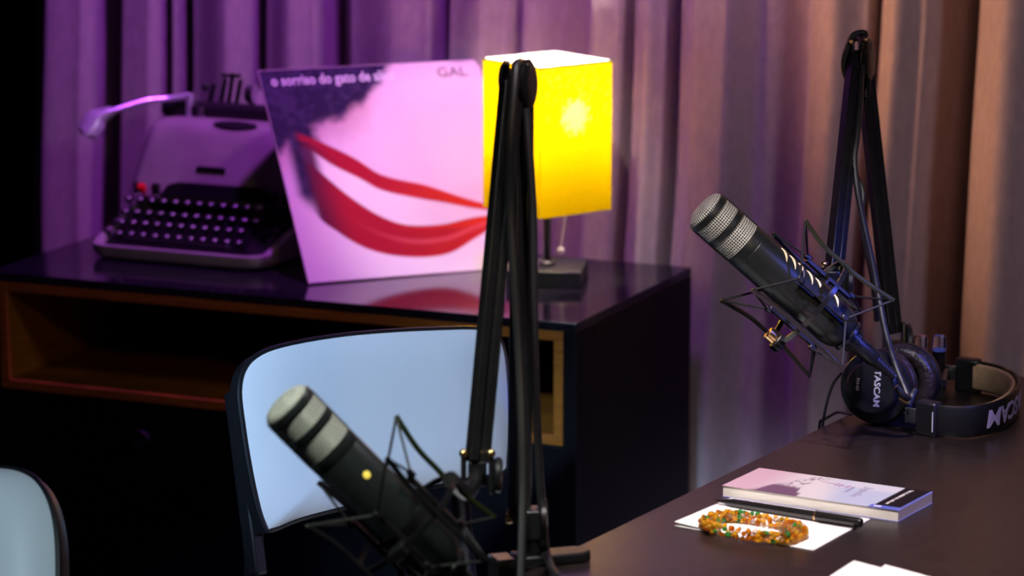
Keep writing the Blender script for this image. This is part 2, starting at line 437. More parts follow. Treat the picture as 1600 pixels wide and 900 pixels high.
cbox(-W + .0178, -.0178, D - 0.009, D, -H, -0.0117).build('back_panel', M_cabblack, cabn)
cbox(LO, HI, 0.02, D - .0095, -H + 0.0, -H + 0.06).build('plinth', M_cabblack, cabn)
mid = (LO + HI) / 2
for a, b, kx in ((LO, mid - .001, None), (mid + .001, HI, None)):
    dr = cbox(a, b, 0.001, 0.018, -H + 0.062, ZB - .002).build('door', M_cabblack, cabn, bevel=0.001)
    ku = front_u(228, 683, 0.0) if a == LO else 2 * mid - front_u(228, 683, 0.0)
    kz = (on_plane(228, 683, cab(0, 0), CV_) - CO).z
    kb = MB().lathe(cab(ku, 0.001, kz), -CV_, [(0, 0), (0, .007), (.010, .006), (.012, .012), (.016, .0135), (.020, .012), (.020, .006), (.018, 0)], 24)
    kb.build('knob', M_blackmetal, dr)

# ------------------------------------------------------------------ table
A = V((0.0516, 3.2269, ZT)); B = V((0.3589, 3.7677, ZT)); td = (B - A).normalized(); tn = V((td.y, -td.x, 0))
P0, P1 = A - td * 0.75, B + td * 0.30
TW = 0.95
tbl = thing('table', 'dark brown table with a satin top in the right foreground', 'table', (P0 + P1) / 2 + tn * TW / 2 - UPZ * H)
MB().prism([P0, P1, P1 + tn * TW, P0 + tn * TW], (0, 0, -0.022)).build('tabletop', M_table, tbl, bevel=0.0012)
TLen = (P1 - P0).length
for s_ in (0.06, TLen - 0.06):
    for q in (0.10, TW - 0.06):
        p = P0 + td * s_ + tn * q
        MB().box(p - UPZ * (0.0225 + (H - 0.0225) / 2), (td, tn, UPZ), (0.022, 0.022, (H - 0.0225) / 2)).build('leg', M_blackmetal, tbl, bevel=0.002)

# ------------------------------------------------------------------ record sleeve
BL = pl(482, 445) + UPZ * .002; dirb = (pl(800, 418) - BL).normalized(); dm = V((-dirb.y, dirb.x, 0))
LEAN = math.radians(35.5); SW, SH = 0.321, 0.315
upb = UPZ * math.cos(LEAN) + dm * math.sin(LEAN); nb_ = dirb.cross(upb)   # towards the viewer
slv = thing('record_sleeve', 'square pink record sleeve with a red band, leaning on the black cabinet', 'record sleeve', BL + dirb * SW / 2)
def lerp(a, b, t): return tuple(x + (y - x) * t for x, y in zip(a, b))
def sst(a, b, x):
    t = max(0, min(1, (x - a) / (b - a))); return t * t * (3 - 2 * t)
def interp(x, pts):
    if x <= pts[0][0]: return pts[0][1]
    for (a, ya), (b, yb) in zip(pts, pts[1:]):
        if x <= b:
            t = (x - a) / (b - a); t = t * t * (3 - 2 * t); return ya + (yb - ya) * t
    return pts[-1][1]
def curve(x, pts):          # smooth cubic through the points
    if x <= pts[0][0]: return pts[0][1]
    n = len(pts); sl_ = [(pts[min(i + 1, n - 1)][1] - pts[max(i - 1, 0)][1]) / (pts[min(i + 1, n - 1)][0] - pts[max(i - 1, 0)][0]) for i in range(n)]
    for i in range(n - 1):
        (a, ya), (b, yb) = pts[i], pts[i + 1]
        if x <= b:
            h = b - a; t = (x - a) / h
            return (2 * t ** 3 - 3 * t * t + 1) * ya + (t ** 3 - 2 * t * t + t) * h * sl_[i] + (3 * t * t - 2 * t ** 3) * yb + (t ** 3 - t * t) * h * sl_[i + 1]
    return pts[-1][1]
UP_T = [(.10, .70), (.21, .64), (.33, .56), (.43, .475), (.62, .41), (.75, .35), (.88, .297), (1.0, .26)]     # outer top edge of the red band
UP_B = [(.14, .62), (.22, .54), (.33, .464), (.41, .405), (.55, .357), (.67, .326), (.82, .284), (1.0, .255)]
LO_T = [(.10, .58), (.16, .51), (.25, .40), (.35, .304), (.44, .248), (.52, .226), (.65, .223), (.80, .245), (1.0, .252)]
LO_B = [(.05, .60), (.082, .36), (.185, .215), (.31, .124), (.48, .08), (.64, .085), (.79, .153), (.89, .20), (1.0, .24)]
def sleeve_color(u, v):
    nz = mnoise.noise(V((u * 6, v * 6, 0))); nf = mnoise.noise(V((u * 30, v * 30, 3)))
    pink = lerp((0.78, 0.56, 0.68), (0.88, 0.68, 0.70), sst(0.2, 0.9, u))
    c = lerp(pink, (0.86, 0.79, 0.80), sst(.45, .0, v) * sst(-.2, .5, u))  # glare on the lower right put into the print as paler pink
    # dark corner, upper left
    edge = interp(u, [(0, .60), (.06, .64), (.12, .70), (.28, .735), (.42, .80), (.50, .90), (.63, 1.02)])
    e = v - edge + 0.03 * nz + 0.015 * nf
    dk = sst(-0.03, 0.04, e)
    left = sst(.22, .15, u + .02 * nf) * sst(.02, .08, u - .5 * max(0, .40 - v)) * sst(.28, .42, v + .02 * nz)
    halo = sst(-0.16, 0.03, e) * sst(.55, .40, u)
    c = lerp(c, (0.42, 0.16, 0.22), 0.6 * halo)
    k = max(dk, left)
    c = lerp(c, lerp((0.014, 0.006, 0.040), (0.035, 0.020, 0.075), sst(-.3, .6, nz + nf)), k)
    m0 = sst(0.08, 0.13, u); w_ = 0.006
    ut, ub, lt, lb = curve(u, UP_T), curve(u, UP_B), curve(u, LO_T), curve(u, LO_B)
    inside = sst(lb - w_, lb + w_, v) * sst(ut + w_, ut - w_, v) * m0
    if inside > 0:
        red = lerp((0.36, 0.003, 0.020), (0.62, 0.030, 0.008), sst(.35, .85, u) * (1 if v > .2 else .5))
        if v < (ub + ut) / 2: red = lerp((0.05, 0.004, 0.03), red, sst(.07, .27, u + .02 * nz))
        red = lerp(red, (0.85, 0.16, 0.20), 0.35 * sst(.02, .0, abs(v - (lt + lb) / 2)) * sst(.2, .6, u))
        white = sst(lt - w_, lt + w_, v) * sst(ub + w_, ub - w_, v) * sst(.14, .19, u) * sst(.93, .89, u)
        hole = sst(lt - w_, lt + w_, v) * sst(ub + w_, ub - w_, v)
        q = lerp(red, (0.10, 0.02, 0.06), hole)
        q = lerp(q, (0.86, 0.74, 0.74), white)
        c = lerp(c, q, inside)
    return c
NG = 170
sm = MB().grid(lambda u, v: BL + dirb * (u * SW) + upb * (v * SH) + nb_ * 0.0020, NG, NG)
sf = sm.build('front_print', M_sleeve, slv)
set_print(sf, lambda i, co: sleeve_color((i // (NG + 1)) / NG, (i % (NG + 1)) / NG))
MB().box(BL + dirb * SW / 2 + upb * SH / 2, (dirb, upb, nb_), (SW / 2 + .0007, SH / 2 + .0007, .0019)).build('card_sleeve', mat('sleeve_card', (0.72, 0.50, 0.62), 0.6, noise=.05, scale=60), slv)
def sl(u, v): return BL + dirb * (u * SW) + upb * (v * SH) + nb_ * 0.0024
text_on('title_lettering', 'o sorriso do gato de alice', 0.021, sl(.045, .925), dirb, upb, M_whiteink, slv, width=SW * .555, bold=.0003)
text_on('name_lettering', 'GAL', 0.021, sl(.80, .925), dirb, upb, M_ink, slv, width=SW * .135)

# ------------------------------------------------------------------ table lamp
lb_fr = pl(908, 425.6, ZT + .021); lb_fl = pl(789, 423, ZT + .021)
lx = (lb_fr - lb_fl).normalized(); ly = V((-lx.y, lx.x, 0)); LS = (lb_fr - lb_fl).length
lcen = (lb_fr + lb_fl) / 2 + ly * LS / 2; lcen.z = ZT
lamp = thing('table_lamp', 'small lit table lamp with a square yellow fabric shade on a black base', 'lamp', lcen)
MB().box(lcen + UPZ * .0105, (lx, ly, UPZ), (LS / 2, LS / 2, .0105)).build('base', M_lampblack, lamp, bevel=0.0012)
MB().lathe(lcen + UPZ * .021, UPZ, [(0, 0), (0, .011), (.003, .011), (.006, .0062), (.012, .0055), (.155, .0055), (.155, 0)], 24).build('stem', M_blackmetal, lamp)
MB().lathe(lcen + UPZ * .1765, UPZ, [(0, 0), (0, .013), (.030, .013), (.030, 0)], 20).build('bulb_socket', M_black, lamp)
MB().sphere(lcen + UPZ * .228, .020, 20, 12).build('bulb', M_bulb, lamp)
th = math.radians(38); ha = V((math.cos(th), math.sin(th), 0)); hb = V((-math.sin(th), math.cos(th), 0))
SS = 0.060
zb = (at(849, 321, (lcen.dot(CF)) )).z; zt = (at(849, 84, (lcen.dot(CF)) )).z
def shade_pt(s, t):
    k = s * 4; i = min(3, int(k)); f = k - i
    cs = [(-1, -1), (1, -1), (1, 1), (-1, 1), (-1, -1)]
    x = cs[i][0] + (cs[i + 1][0] - cs[i][0]) * f; y = cs[i][1] + (cs[i + 1][1] - cs[i][1]) * f
    return lcen * 1 + ha * (x * SS) + hb * (y * SS) + UPZ * ((zb + (zt - zb) * t) - lcen.z)
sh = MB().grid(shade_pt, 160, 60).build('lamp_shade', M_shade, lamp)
def liner_pt(s_, t_):
    p = shade_pt(s_, t_); c = lcen + UPZ * (p.z - lcen.z); return c + (p - c) * .985
MB().grid(liner_pt, 16, 8).build('shade_lining', M_lining, lamp)
def pale_patch(i, co):  # paler mottled patch on one face of the shade
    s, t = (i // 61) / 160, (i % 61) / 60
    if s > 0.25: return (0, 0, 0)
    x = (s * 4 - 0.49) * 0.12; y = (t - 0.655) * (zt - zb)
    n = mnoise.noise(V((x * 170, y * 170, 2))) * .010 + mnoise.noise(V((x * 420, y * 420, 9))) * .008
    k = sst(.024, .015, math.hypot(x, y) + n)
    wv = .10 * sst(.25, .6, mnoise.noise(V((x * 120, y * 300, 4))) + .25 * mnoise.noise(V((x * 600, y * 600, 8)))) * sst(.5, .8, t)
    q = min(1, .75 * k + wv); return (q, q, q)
set_print(sh, pale_patch)
MB().tube([shade_pt(s / 4, 1) for s in range(4)], .0013, 8, 0, closed=True).build('shade_rim', M_steel, lamp)
wr = MB()
for a in (0, .25): wr.cyl(shade_pt(a + .125, .93), shade_pt(a + .625, .93), .0012, n=8)
wr.lathe(lcen + UPZ * (zb + (zt - zb) * .93 - lcen.z - .002), UPZ, [(0, .012), (0, .015), (.004, .015), (.004, .012), (0, .012)], 20)
wr.build('shade_carrier', M_steel, lamp)
MB().tube([lcen + ha * .02 + UPZ * .19, lcen + ha * .035 + UPZ * .12, lcen + V((.019, .03, .040))], .0007, 6, 6).build('pull_cord', M_white, lamp)
MB().sphere(lcen + V((.019, .03, .034)), .0052, 16, 10, 1.0).build('pull_bead', M_glass if False else M_white, lamp)
pl_l = bpy.data.lights.new('lamp_bulb_light', 'POINT'); pl_l.energy = 8; pl_l.color = (1.0, 0.88, 0.74); pl_l.shadow_soft_size = 0.018
plo = bpy.data.objects.new('lamp_bulb_light', pl_l); COL.objects.link(plo); plo.location = lcen + UPZ * .262

# ------------------------------------------------------------------ typewriter
TO = pl(133, 404)
tu, tv = CU_, CV_
def tw(u, v, z): return TO + tu * u + tv * v + UPZ * z
TWW = 0.272
typ = thing('typewriter', 'pale portable typewriter with black keys and chrome return lever on the cabinet', 'typewriter', tw(TWW / 2, .13, 0))
def tray_ring(z, inset, front):
    pts = []; x0, x1, y0, y1 = inset, TWW - inset, front + inset, .255 - inset
    for (cx, cy, a0, r) in ((x1, y0, -90, .030), (x1, y1, 0, .02), (x0, y1, 90, .02), (x0, y0, 180, .030)):
        sx = -1 if cx == x1 else 1; sy = 1 if cy == y0 else -1
        for k in range(7):
            a = math.radians(a0 + 90 * k / 6); pts.append((cx + sx * r + r * math.cos(a), cy + sy * r + r * math.sin(a), z))
    return pts
def rim_z(v): return interp(v, [(0, .020), (.02, .021), (.05, .034), (.095, .060), (.13, .075), (.26, .080)])
outer0 = [tw(*p) for p in tray_ring(.004, .004, 0)]
outer1 = [tw(*p) for p in tray_ring(.010, 0, 0)]
outer2 = [tw(x, y, rim_z(y)) for x, y, z in tray_ring(0, 0, 0)]
outer3 = [tw(x, y, rim_z(y) + .0015) for x, y, z in tray_ring(0, .004, 0)]
inner2 = [tw(x, y, rim_z(y) - .002) for x, y, z in tray_ring(0, .010, 0)]
inner1 = [tw(x, y, .008) for x, y, z in tray_ring(0, .014, 0)]
MB().loft([outer0, outer1, outer2, outer3, inner2, inner1]).build('base_tray', M_typew, typ, angle=50)
# key bed, dark
MB().prism([tw(.016, .014, .0085), tw(TWW - .016, .014, .0085), tw(TWW - .016, .10, .045), tw(.016, .10, .045)], (0, 0, .004)).build('key_bed', M_darkmetal, typ)
# space bar
MB().bar(tw(.050, .016, .028), tw(.215, .016, .028), .010, .006, UPZ).build('space_bar', M_black, typ, bevel=.002)
# hood: rings from the key line up to the carriage, narrowing
def hood_ring(z, u0, u1, v0, v1, r):
    pts = []
    for (cx, cy, a0) in ((u1 - r, v0 + r, -90), (u1 - r, v1 - r, 0), (u0 + r, v1 - r, 90), (u0 + r, v0 + r, 180)):
        for k in range(7):
            a = math.radians(a0 + 90 * k / 6); pts.append(tw(cx + r * math.cos(a), cy + r * math.sin(a), z))
    return pts
hr = [hood_ring(.072, .001, .262, .108, .25, .018), hood_ring(.082, .002, .260, .111, .25, .02), hood_ring(.110, .006, .252, .122, .25, .022), hood_ring(.142, .011, .243, .135, .248, .024),
      hood_ring(.158, .013, .236, .143, .245, .026), hood_ring(.167, .016, .229, .150, .243, .028), hood_ring(.1710, .028, .218, .160, .238, .028), hood_ring(.1725, .050, .200, .175, .225, .024)]
MB().loft(hr).build('hood', M_typew, typ, angle=60)
def hood_front(u, z):      # a point on the sloping front face
    v = interp(z, [(.072, .108), (.082, .111), (.110, .122), (.140, .135), (.155, .143), (.163, .150)]); return tw(u, v - .0008, z)
hn = (hood_front(.1, .12) - hood_front(.1, .10)).normalized()
MB().bar(hood_front(.108, .1125), hood_front(.153, .1125), .0018, .008, hn).build('badge', M_darkmetal, typ, bevel=.0006)
# ribbon slot near the top, type basket opening at the bottom
slot = [tw(.118 + .034 * (1 + math.cos(a)) , .154 - .006 * math.sin(a) * 1.0, .1700 + .004 * math.sin(a) * -1) for a in [2 * PI * k / 24 for k in range(24)]]
MB().prism(slot, (0, -.0015, .0022)).build('ribbon_slot', M_black, typ)
MB().prism([hood_front(.058, .075), hood_front(.232, .075), hood_front(.222, .090), hood_front(.205, .094), hood_front(.085, .094), hood_front(.070, .090)], -tv * .003).build('type_basket', M_black, typ)
# keys
key_b = MB()
key_b.lathe((0, 0, 0), UPZ, [(-.022, 0), (-.022, .0015), (-.004, .0015), (-.003, .0062), (0, .0068), (.0018, .0064), (.0012, .0035)], 14)
key_b.mi = 1; key_b.lathe((0, 0, 0), UPZ, [(.0012, .0026), (.0019, .0016), (.0021, 0)], 12)
key0 = key_b.build('key', [M_black, M_legend], None); kme = key0.data; bpy.data.objects.remove(key0)
ROWS = [(.0200, .088, .0705, 12), (.0245, .071, .0560, 12), (.0285, .053, .0445, 11), (.0345, .036, .0320, 11)]
for u0, v_, z_, n_ in ROWS:
    for k in range(n_):
        o = bpy.data.objects.new('key', kme); COL.objects.link(o); o.parent = typ
        o.location = tw(u0 + k * .0184, v_, z_) - V(typ['_w']); o.rotation_euler = (math.radians(18), 0, math.atan2(CU_.y, CU_.x))
for uu, vv, zz in ((.006, .064, .042), (.004, .046, .030), (.256, .058, .046)):
    MB().sphere(tw(uu + .006, vv, zz), .0065, 14, 8, .7).build('shift_key', M_black, typ)
MB().lathe(tw(.036, .098, .082), (-tv * .6 + UPZ * .8), [(-.012, 0), (-.012, .002), (-.002, .002), (0, .0062), (.006, .0066), (.009, .005), (.010, 0)], 18).build('red_key', M_red, typ)
for uu in (.024, .052, .058, .236, .243, .256, .262):
    MB().box(tw(uu, .101, .084), (tu, tv, UPZ), (.0022, .004, .008)).build('tab_lever', M_black, typ, bevel=.001)
# carriage
CZ = .181; CVv = .205
MB().cyl(tw(.030, CVv, CZ), tw(.285, CVv, CZ), .0125, n=28).build('platen', mat('platen_rubber', (.012, .012, .013), .5, bump=.03, bscale=300), typ)
MB().lathe(tw(.030, CVv, CZ), -tu, [(0, 0), (0, .009), (.002, .0125), (.014, .0125), (.016, .011), (.016, 0)], 24).build('platen_knob', M_black, typ)
MB().box(tw(.16, CVv + .024, CZ - .002), (tu, tv, UPZ), (.125, .010, .008)).build('carriage_rail', M_darkmetal, typ, bevel=.002)
MB().box(tw(.058, CVv - .008, CZ + .004), (tu, tv, UPZ), (.0034, .006, .019)).build('lever_post', M_chrome, typ, bevel=.001)
MB().box(tw(.078, CVv - .012, CZ - .004), (tu, tv, UPZ), (.004, .004, .009)).build('paper_finger', M_steel, typ, bevel=.001)
dl = (tw(.055, CVv - .008, CZ + .018)).dot(CF)
lev = [tw(.058, CVv - .008, CZ + .021)] + [at(x, y, dl - k) for x, y, k in ((262, 154, .004), (232, 157, .012), (205, 164, .020), (180, 172, .028))]
MB().tube(lev, .0032, 10, 8, rf=lambda t: .0038 + .0006 * math.sin(t * 3)).build('return_lever', M_chrome, typ)
sp = [at(x, y, dl - k) for x, y, k in ((186, 170, .026), (165, 177, .032), (149, 187, .036), (138, 204, .040), (133, 213, .041))]
spp = spline(sp, 6); rg = []
for i, p in enumerate(spp):
    t = (spp[min(i + 1, len(spp) - 1)] - spp[max(i - 1, 0)]).normalized(); wv = CF.cross(t).normalized(); f = i / (len(spp) - 1)
    wd = interp(f, [(0, .004), (.25, .009), (.55, .0165), (.8, .015), (.95, .010), (1, .006)])
    dp = .0035
    rg.append([p + wv * (wd * math.cos(a)) + CF * (dp * math.sin(a) - .005 * math.cos(a) ** 2 * 0 + .006 * (math.cos(a) ** 2)) for a in [2 * PI * k / 16 for k in range(16)]])
MB().loft(rg).build('lever_spoon', M_chrome, typ, angle=60)
# paper support and guides behind the platen
MB().prism([tw(.128, .235, CZ + .006), tw(.275, .235, CZ + .006), tw(.262, .262, CZ + .042), tw(.150, .262, CZ + .042)], tv * .003).build('paper_support', M_typew, typ, bevel=.0008)
for uu, zz, hh in ((.074, .022, .012), (.092, .020, .022), (.104, .024, .026), (.116, .022, .020)):
    MB().bar(tw(uu, .225, CZ + .008), tw(uu + .004, .232, CZ + zz + hh), .005, .006, tu).build('paper_guide', M_darkmetal, typ, bevel=.001)
MB().sphere(tw(.070, .220, CZ + .030), .0055, 12, 8).build('bail_knob', M_black, typ)
MB().bar(tw(.090, .232, CZ + .046), tw(.120, .232, CZ + .047), .005, .005, UPZ).build('paper_bail', M_darkmetal, typ, bevel=.001)
MB().cyl(tw(.128, .238, CZ + .022), tw(.140, .238, CZ + .022), .013, n=20).build('bail_wheel', M_steel, typ)

# ------------------------------------------------------------------ microphones
def make_mic(front, rear, R, theta0, label, grp, cord_end, led=False, knob=True, glints=True):
    ax = (rear - front).normalized(); L = (rear - front).length
    tc = -(front + rear).normalized(); tc = (tc - ax * tc.dot(ax)).normalized()   # towards the camera
    n1 = tc.cross(ax)
    if n1.z < 0: n1 = -n1
    def P(t, r, deg):
        a = math.radians(deg); return front + ax * (t * L) + (n1 * math.cos(a) + tc * math.sin(a)) * (r * R)
    mic = thing('microphone', label, 'microphone', front + ax * (L * .55), grp)
    def lat(prof, n=48, uv=False): return MB().lathe(front, ax, [(t * L, r * R) for t, r in prof], n, n1, uv)
    lat([(0.0, 0), (.003, .3), (.010, .6), (.022, .84), (.036, .93), (.046, .94)], uv=True).build('front_grille', M_grille, mic, angle=80)
    lat([(.158, .93), (.158, .90), (.185, .90), (.185, .93)]).build('band_core', M_mic, mic)
    lat([(.044, .90), (.044, .985), (.048, 1.0), (.076, 1.0), (.078, .985), (.078, .90)]).build('grille_band', M_mic, mic)
    lat([(.155, .90), (.155, .995), (.158, 1.0), (.188, 1.0), (.191, .995), (.191, .90)]).build('grille_band', M_mic, mic)
    lat([(.076, .955), (.157, .955)], uv=True).build('grille_mesh', M_grille, mic, angle=80)
    lat([(.189, .955), (.286, .955)], uv=True).build('grille_mesh', M_grille, mic, angle=80)
    for dg in (-8, 172, 262):
        MB().bar(P(.06, .975, dg), P(.29, .975, dg), .005, .0016, P(0, 1, dg) - P(0, 0, dg)).build('grille_strut', M_mic, mic)
    lat([(.284, .90), (.284, .99), (.288, 1.0), (.335, 1.0), (.337, .992), (.341, .992), (.343, 1.0), (.86, 1.0), (.915, .985), (.955, .93), (.982, .82), (.997, .66), (1.0, .5), (1.0, 0)]).build('body', M_mic, mic, angle=25)
    # crescent highlights on the upper body, shaped as raised gold streaks
    for k in range(7 if glints else 0):
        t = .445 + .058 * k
        MB().tube([P(t + .060 * (j / 10) ** .8, 1.0, 20 + 30 * (j / 10) ** 1.6) for j in range(11)], .0011, 8, 0, rf=lambda f: .0003 + .0013 * math.sin(PI * f)).build('glint_streak', M_glint, mic)
    if led:
        MB().lathe(P(.46, 1.0, 75), P(0, 1, 75) - P(0, 0, 75), [(0, 0), (0, .0034), (.0008, .003), (.001, 0)], 16).build('led', M_led, mic)
    # collar and plug
    lat([(.995, 0), (.995, .72), (1.0, .76), (1.015, .76), (1.018, .62), (1.02, 0)]).build('rear_ring', M_blackmetal, mic)
    cl = lat([(1.018, 0), (1.018, .50), (1.060, .50), (1.062, .44), (1.062, 0)], 40).build('connector_collar', M_mic, mic)
    for k in range(20):
        MB().bar(P(1.020, .51, k * 18), P(1.056, .51, k * 18), .0016, .0016, P(0, 1, k * 18) - P(0, 0, k * 18)).build('collar_ridge', M_mic, cl)
    lat([(1.061, 0), (1.061, .40), (1.10, .40), (1.19, .37), (1.195, .34), (1.195, 0)], 32).build('plug', M_black, mic)
    prof = [(1.194, 0), (1.194, .30)]
    for k in range(9): prof += [(1.20 + .014 * k, .30 - .012 * k), (1.207 + .014 * k, .30 - .012 * k), (1.208 + .014 * k, .24 - .010 * k), (1.213 + .014 * k, .24 - .010 * k)]
    prof += [(1.33, .17), (1.33, 0)]
    lat(prof, 24).build('plug_boot', M_black, mic, angle=20)
    # shock mount
    RB, RM, RI = 2.75, 2.28, 1.36
    ring = MB()
    N = 64; rr = []
    for (t, r) in ((.738, RM - .05), (.738, RM + .06), (.762, RM + .06), (.762, RM - .05)): rr.append([P(t, r, 360 * i / N) for i in range(N)])
    ring.loft(rr + [rr[0]], False, False); ring.build('mount_ring', M_blackmetal, mic, angle=30)
    inner = MB(); rr = []
    for (t, r) in ((.72, 1.015), (.72, 1.08), (.78, 1.08), (.78, 1.015)): rr.append([P(t, r, 360 * i / N) for i in range(N)])
    inner.loft(rr + [rr[0]], False, False); inner.build('clamp_ring', M_blackmetal, mic, angle=30)
    T0, T1 = .425, 1.035; C0, C1 = .60, .90
    for k in range(4):
        dg = theta0 + 90 * k
        pts = [P(T0, RB, dg), P(.58, RB - .30, dg), P(.70, RM + .14, dg), P(.80, RM + .14, dg), P(.90, RB - .24, dg), P(T1, RB - .06, dg)]
        bw = MB(); sp_ = spline(pts, 5); rd = (P(0, 1, dg) - P(0, 0, dg)).normalized(); sd = ax.cross(rd)
        bw.loft([[p + rd * (a * .0019) + sd * (b * .0023) for a, b in ((-1, -1), (1, -1), (1, 1), (-1, 1))] for p in sp_])
        bw.build('bow_arm', M_bowlit if k == 0 else M_blackmetal, mic, bevel=.0006)
        di = dg + 45
        cb = MB().bar(P(C0, RI, di), P(C1, RI, di), .0056, .0046, P(0, 1, di) - P(0, 0, di)).build('cradle_bar', M_blackmetal, mic, bevel=.0008)
        for tt in (C0, C1):
            MB().bar(P(tt - .02, RI + .12, di), P(tt + .02, RI + .12, di), .0062, .0056, P(0, 1, di) - P(0, 0, di)).build('cord_hook', M_blackmetal, cb, bevel=.0012)
        MB().bar(P(.75, 1.05, di), P(.75, RI, di), .005, .004, ax).build('cradle_foot', M_blackmetal, cb)
        for dd in (di, di - 90):
            MB().cyl(P(T0 + .005, RB - .02, dg), P(C0 - .005, RI + .14, dd), .00125, n=8).build('elastic_cord', M_elastic, mic)
            MB().cyl(P(T1 - .005, RB - .08, dg), P(C1 + .005, RI + .14, dd), .00125, n=8).build('elastic_cord', M_elastic, mic)
    # swivel with brass thumbscrew
    ds = theta0 + 137
    MB().bar(P(.75, RM - .3, ds), P(.75, RM + .35, ds), .016, .010, ax).build('swivel_bracket', M_blackmetal, mic, bevel=.001)
    if knob: MB().lathe(P(.735, RM - .05, ds), -ax, [(0, 0), (0, .0066), (.002, .0070), (.012, .0070), (.013, .0062), (.013, 0)], 28).build('thumbscrew', M_brass, mic)
    return mic, P, ax, n1, tc

mr, PR, axr, n1r, tcr = make_mic(at(1093, 321, 3.695), at(1323, 523, 3.725), 0.0246, 26,
    'dark grey studio microphone in a wire shock mount above the headphones, sharply in focus', 'microphones', None)
ml, PL_, axl, n1l, tcl = make_mic(at(437, 622, 3.055), at(699, 884, 3.10), 0.0246, -25,
    'dark grey studio microphone in a shock mount in front of the nearer chair back', 'microphones', None, led=True, knob=False, glints=False)

# ------------------------------------------------------------------ boom arms
def make_boom(base, post_top, elbow, end, joint_in, label, grp, wl, wu, plate_dir, gold=True):
    bm_ = thing('boom_arm', label, 'boom arm', base, grp)
    def rails(p, q, wd, dp, name, turn=.45):
        rf = (-CF + CX * turn).normalized(); a, b, c = basis(q - p, rf); m = MB()          # b faces the viewer, c runs across
        for sg in (-1, 1): m.bar(p + c * (sg * (wd / 2 - wd * .22)), q + c * (sg * (wd / 2 - wd * .22)), wd * .44, dp, rf)
        m.bar(p, q, wd * .5, dp * .8, rf)
        return m.build(name, M_blackmetal, bm_, bevel=.0014)
    e1 = elbow + CX * .0045; e2 = elbow - CX * .0055 - CF * .022
    rails(post_top, e1 - UPZ * .015, wl, .015, 'lower_arm')
    rails(e2 - UPZ * .015, end, wu, .015, 'upper_arm')
    # elbow: cheek plates and discs
    cx = (CX * .95 - CF * .30).normalized()
    MB().lathe(elbow - CX * .0095 - UPZ * .012, -cx, [(0, 0), (0, .015), (.0015, .0165), (.004, .0165), (.0055, .013), (.0055, 0)], 32).build('elbow_disc', M_black, bm_)
    MB().lathe(elbow + CX * .0065 - UPZ * .016 - CF * .012, cx, [(0, 0), (0, .022), (.0015, .0235), (.005, .0235), (.007, .019), (.008, .012), (.008, 0)], 36).build('elbow_knob', M_black, bm_)
    for dx, l in ((-.010, .050), (.0005, .050), (.0085, .058)):
        MB().bar(elbow + CX * dx + UPZ * .005 - CF * .010, elbow + CX * dx - UPZ * l - CF * .010, .0055, .026, -CF).build('elbow_cheek', M_blackmetal, bm_, bevel=.002)
    MB().cyl(elbow - CX * .013 - UPZ * .010 - CF * .010, elbow + CX * .013 - UPZ * .010 - CF * .010, .005, n=16).build('elbow_pin', M_darkmetal, bm_)
    MB().sphere(elbow - CX * .0115 + UPZ * .003 - CF * .024, .0026, 12, 8).build('rivet', M_brass, bm_)
    MB().sphere(elbow + CX * .004 + UPZ * .005 - CF * .024, .0026, 12, 8).build('rivet', M_brass, bm_)
    # base post with clamp
    MB().cyl(base + UPZ * .002, V((base.x, base.y, base.z + .030)), .010, n=24).build('base_post', M_blackmetal, bm_)
    MB().box(base + UPZ * .040 , (CX, V((0, 1, 0)), UPZ), (.013, .012, .014)).build('base_block', M_black, bm_, bevel=.002)
    for sg in (-1, 1):
        MB().bar(base + CX * (.0105 * sg) + UPZ * .035, post_top + CX * (.0105 * sg) + UPZ * .012, .004, .022, -CF).build('base_cheek', M_blackmetal, bm_, bevel=.0015)
    pt = (base + post_top) / 2 + UPZ * .018
    MB().lathe(pt + CX * .0125 , CX, [(0, 0), (0, .022), (.002, .0245), (.006, .0245), (.008, .020), (.008, 0)], 32).build('base_knob', M_black, bm_)
    if gold:
        MB().lathe(pt - CX * .0130 + UPZ * .006, -CX, [(0, 0), (0, .005), (.005, .005), (.006, .004), (.006, 0)], 18).build('pivot_nut', M_brass, bm_)
        MB().lathe(base - CX * .028 + UPZ * .000, UPZ, [(0, 0), (0, .0075), (.004, .0075), (.006, .005), (.006, 0)], 18).build('clamp_screw', M_brass, bm_)
    pd = V(plate_dir).normalized(); ps = V((-pd.y, pd.x, 0))
    out = [base - pd * .018 - ps * .014, base + pd * .045 - ps * .014, base + pd * .055 - ps * .008, base + pd * .057, base + pd * .055 + ps * .008, base + pd * .045 + ps * .014, base - pd * .018 + ps * .014]
    MB().prism([p + UPZ * .0005 for p in out], UPZ * .010).build('clamp_plate', M_black, bm_, bevel=.002)
    MB().box(base - pd * .030 - UPZ * .022, (pd, ps, UPZ), (.010, .014, .032)).build('clamp_bracket', M_blackmetal, bm_, bevel=.002)
    MB().prism([p - UPZ * .052 - pd * .016 for p in (base - pd * .012 - ps * .012, base + pd * .022 - ps * .012, base + pd * .022 + ps * .012, base - pd * .012 + ps * .012)], UPZ * .007).build('clamp_jaw', M_blackmetal, bm_, bevel=.001)
    MB().cyl(base - UPZ * .085 - pd * .005, base - UPZ * .0235 - pd * .005, .004, n=14).build('clamp_bolt', M_steel, bm_)
    # end joint
    for sg in (-1, 1):
        MB().bar(end + CX * (sg * wu * .62) + UPZ * .006, end + CX * (sg * wu * .62) - UPZ * .030 - CF * .004, .005, .013, -CF).build('end_prong', M_blackmetal, bm_, bevel=.0015)
        MB().sphere(end + CX * (sg * wu * .62) + UPZ * .0085 - CF * .006, .0042, 12, 8).build('end_rivet', M_brass, bm_)
    MB().box(end - UPZ * .010, (CX, V((0, 1, 0)), UPZ), (wu * .42, .006, .012)).build('end_block', M_black, bm_, bevel=.002)
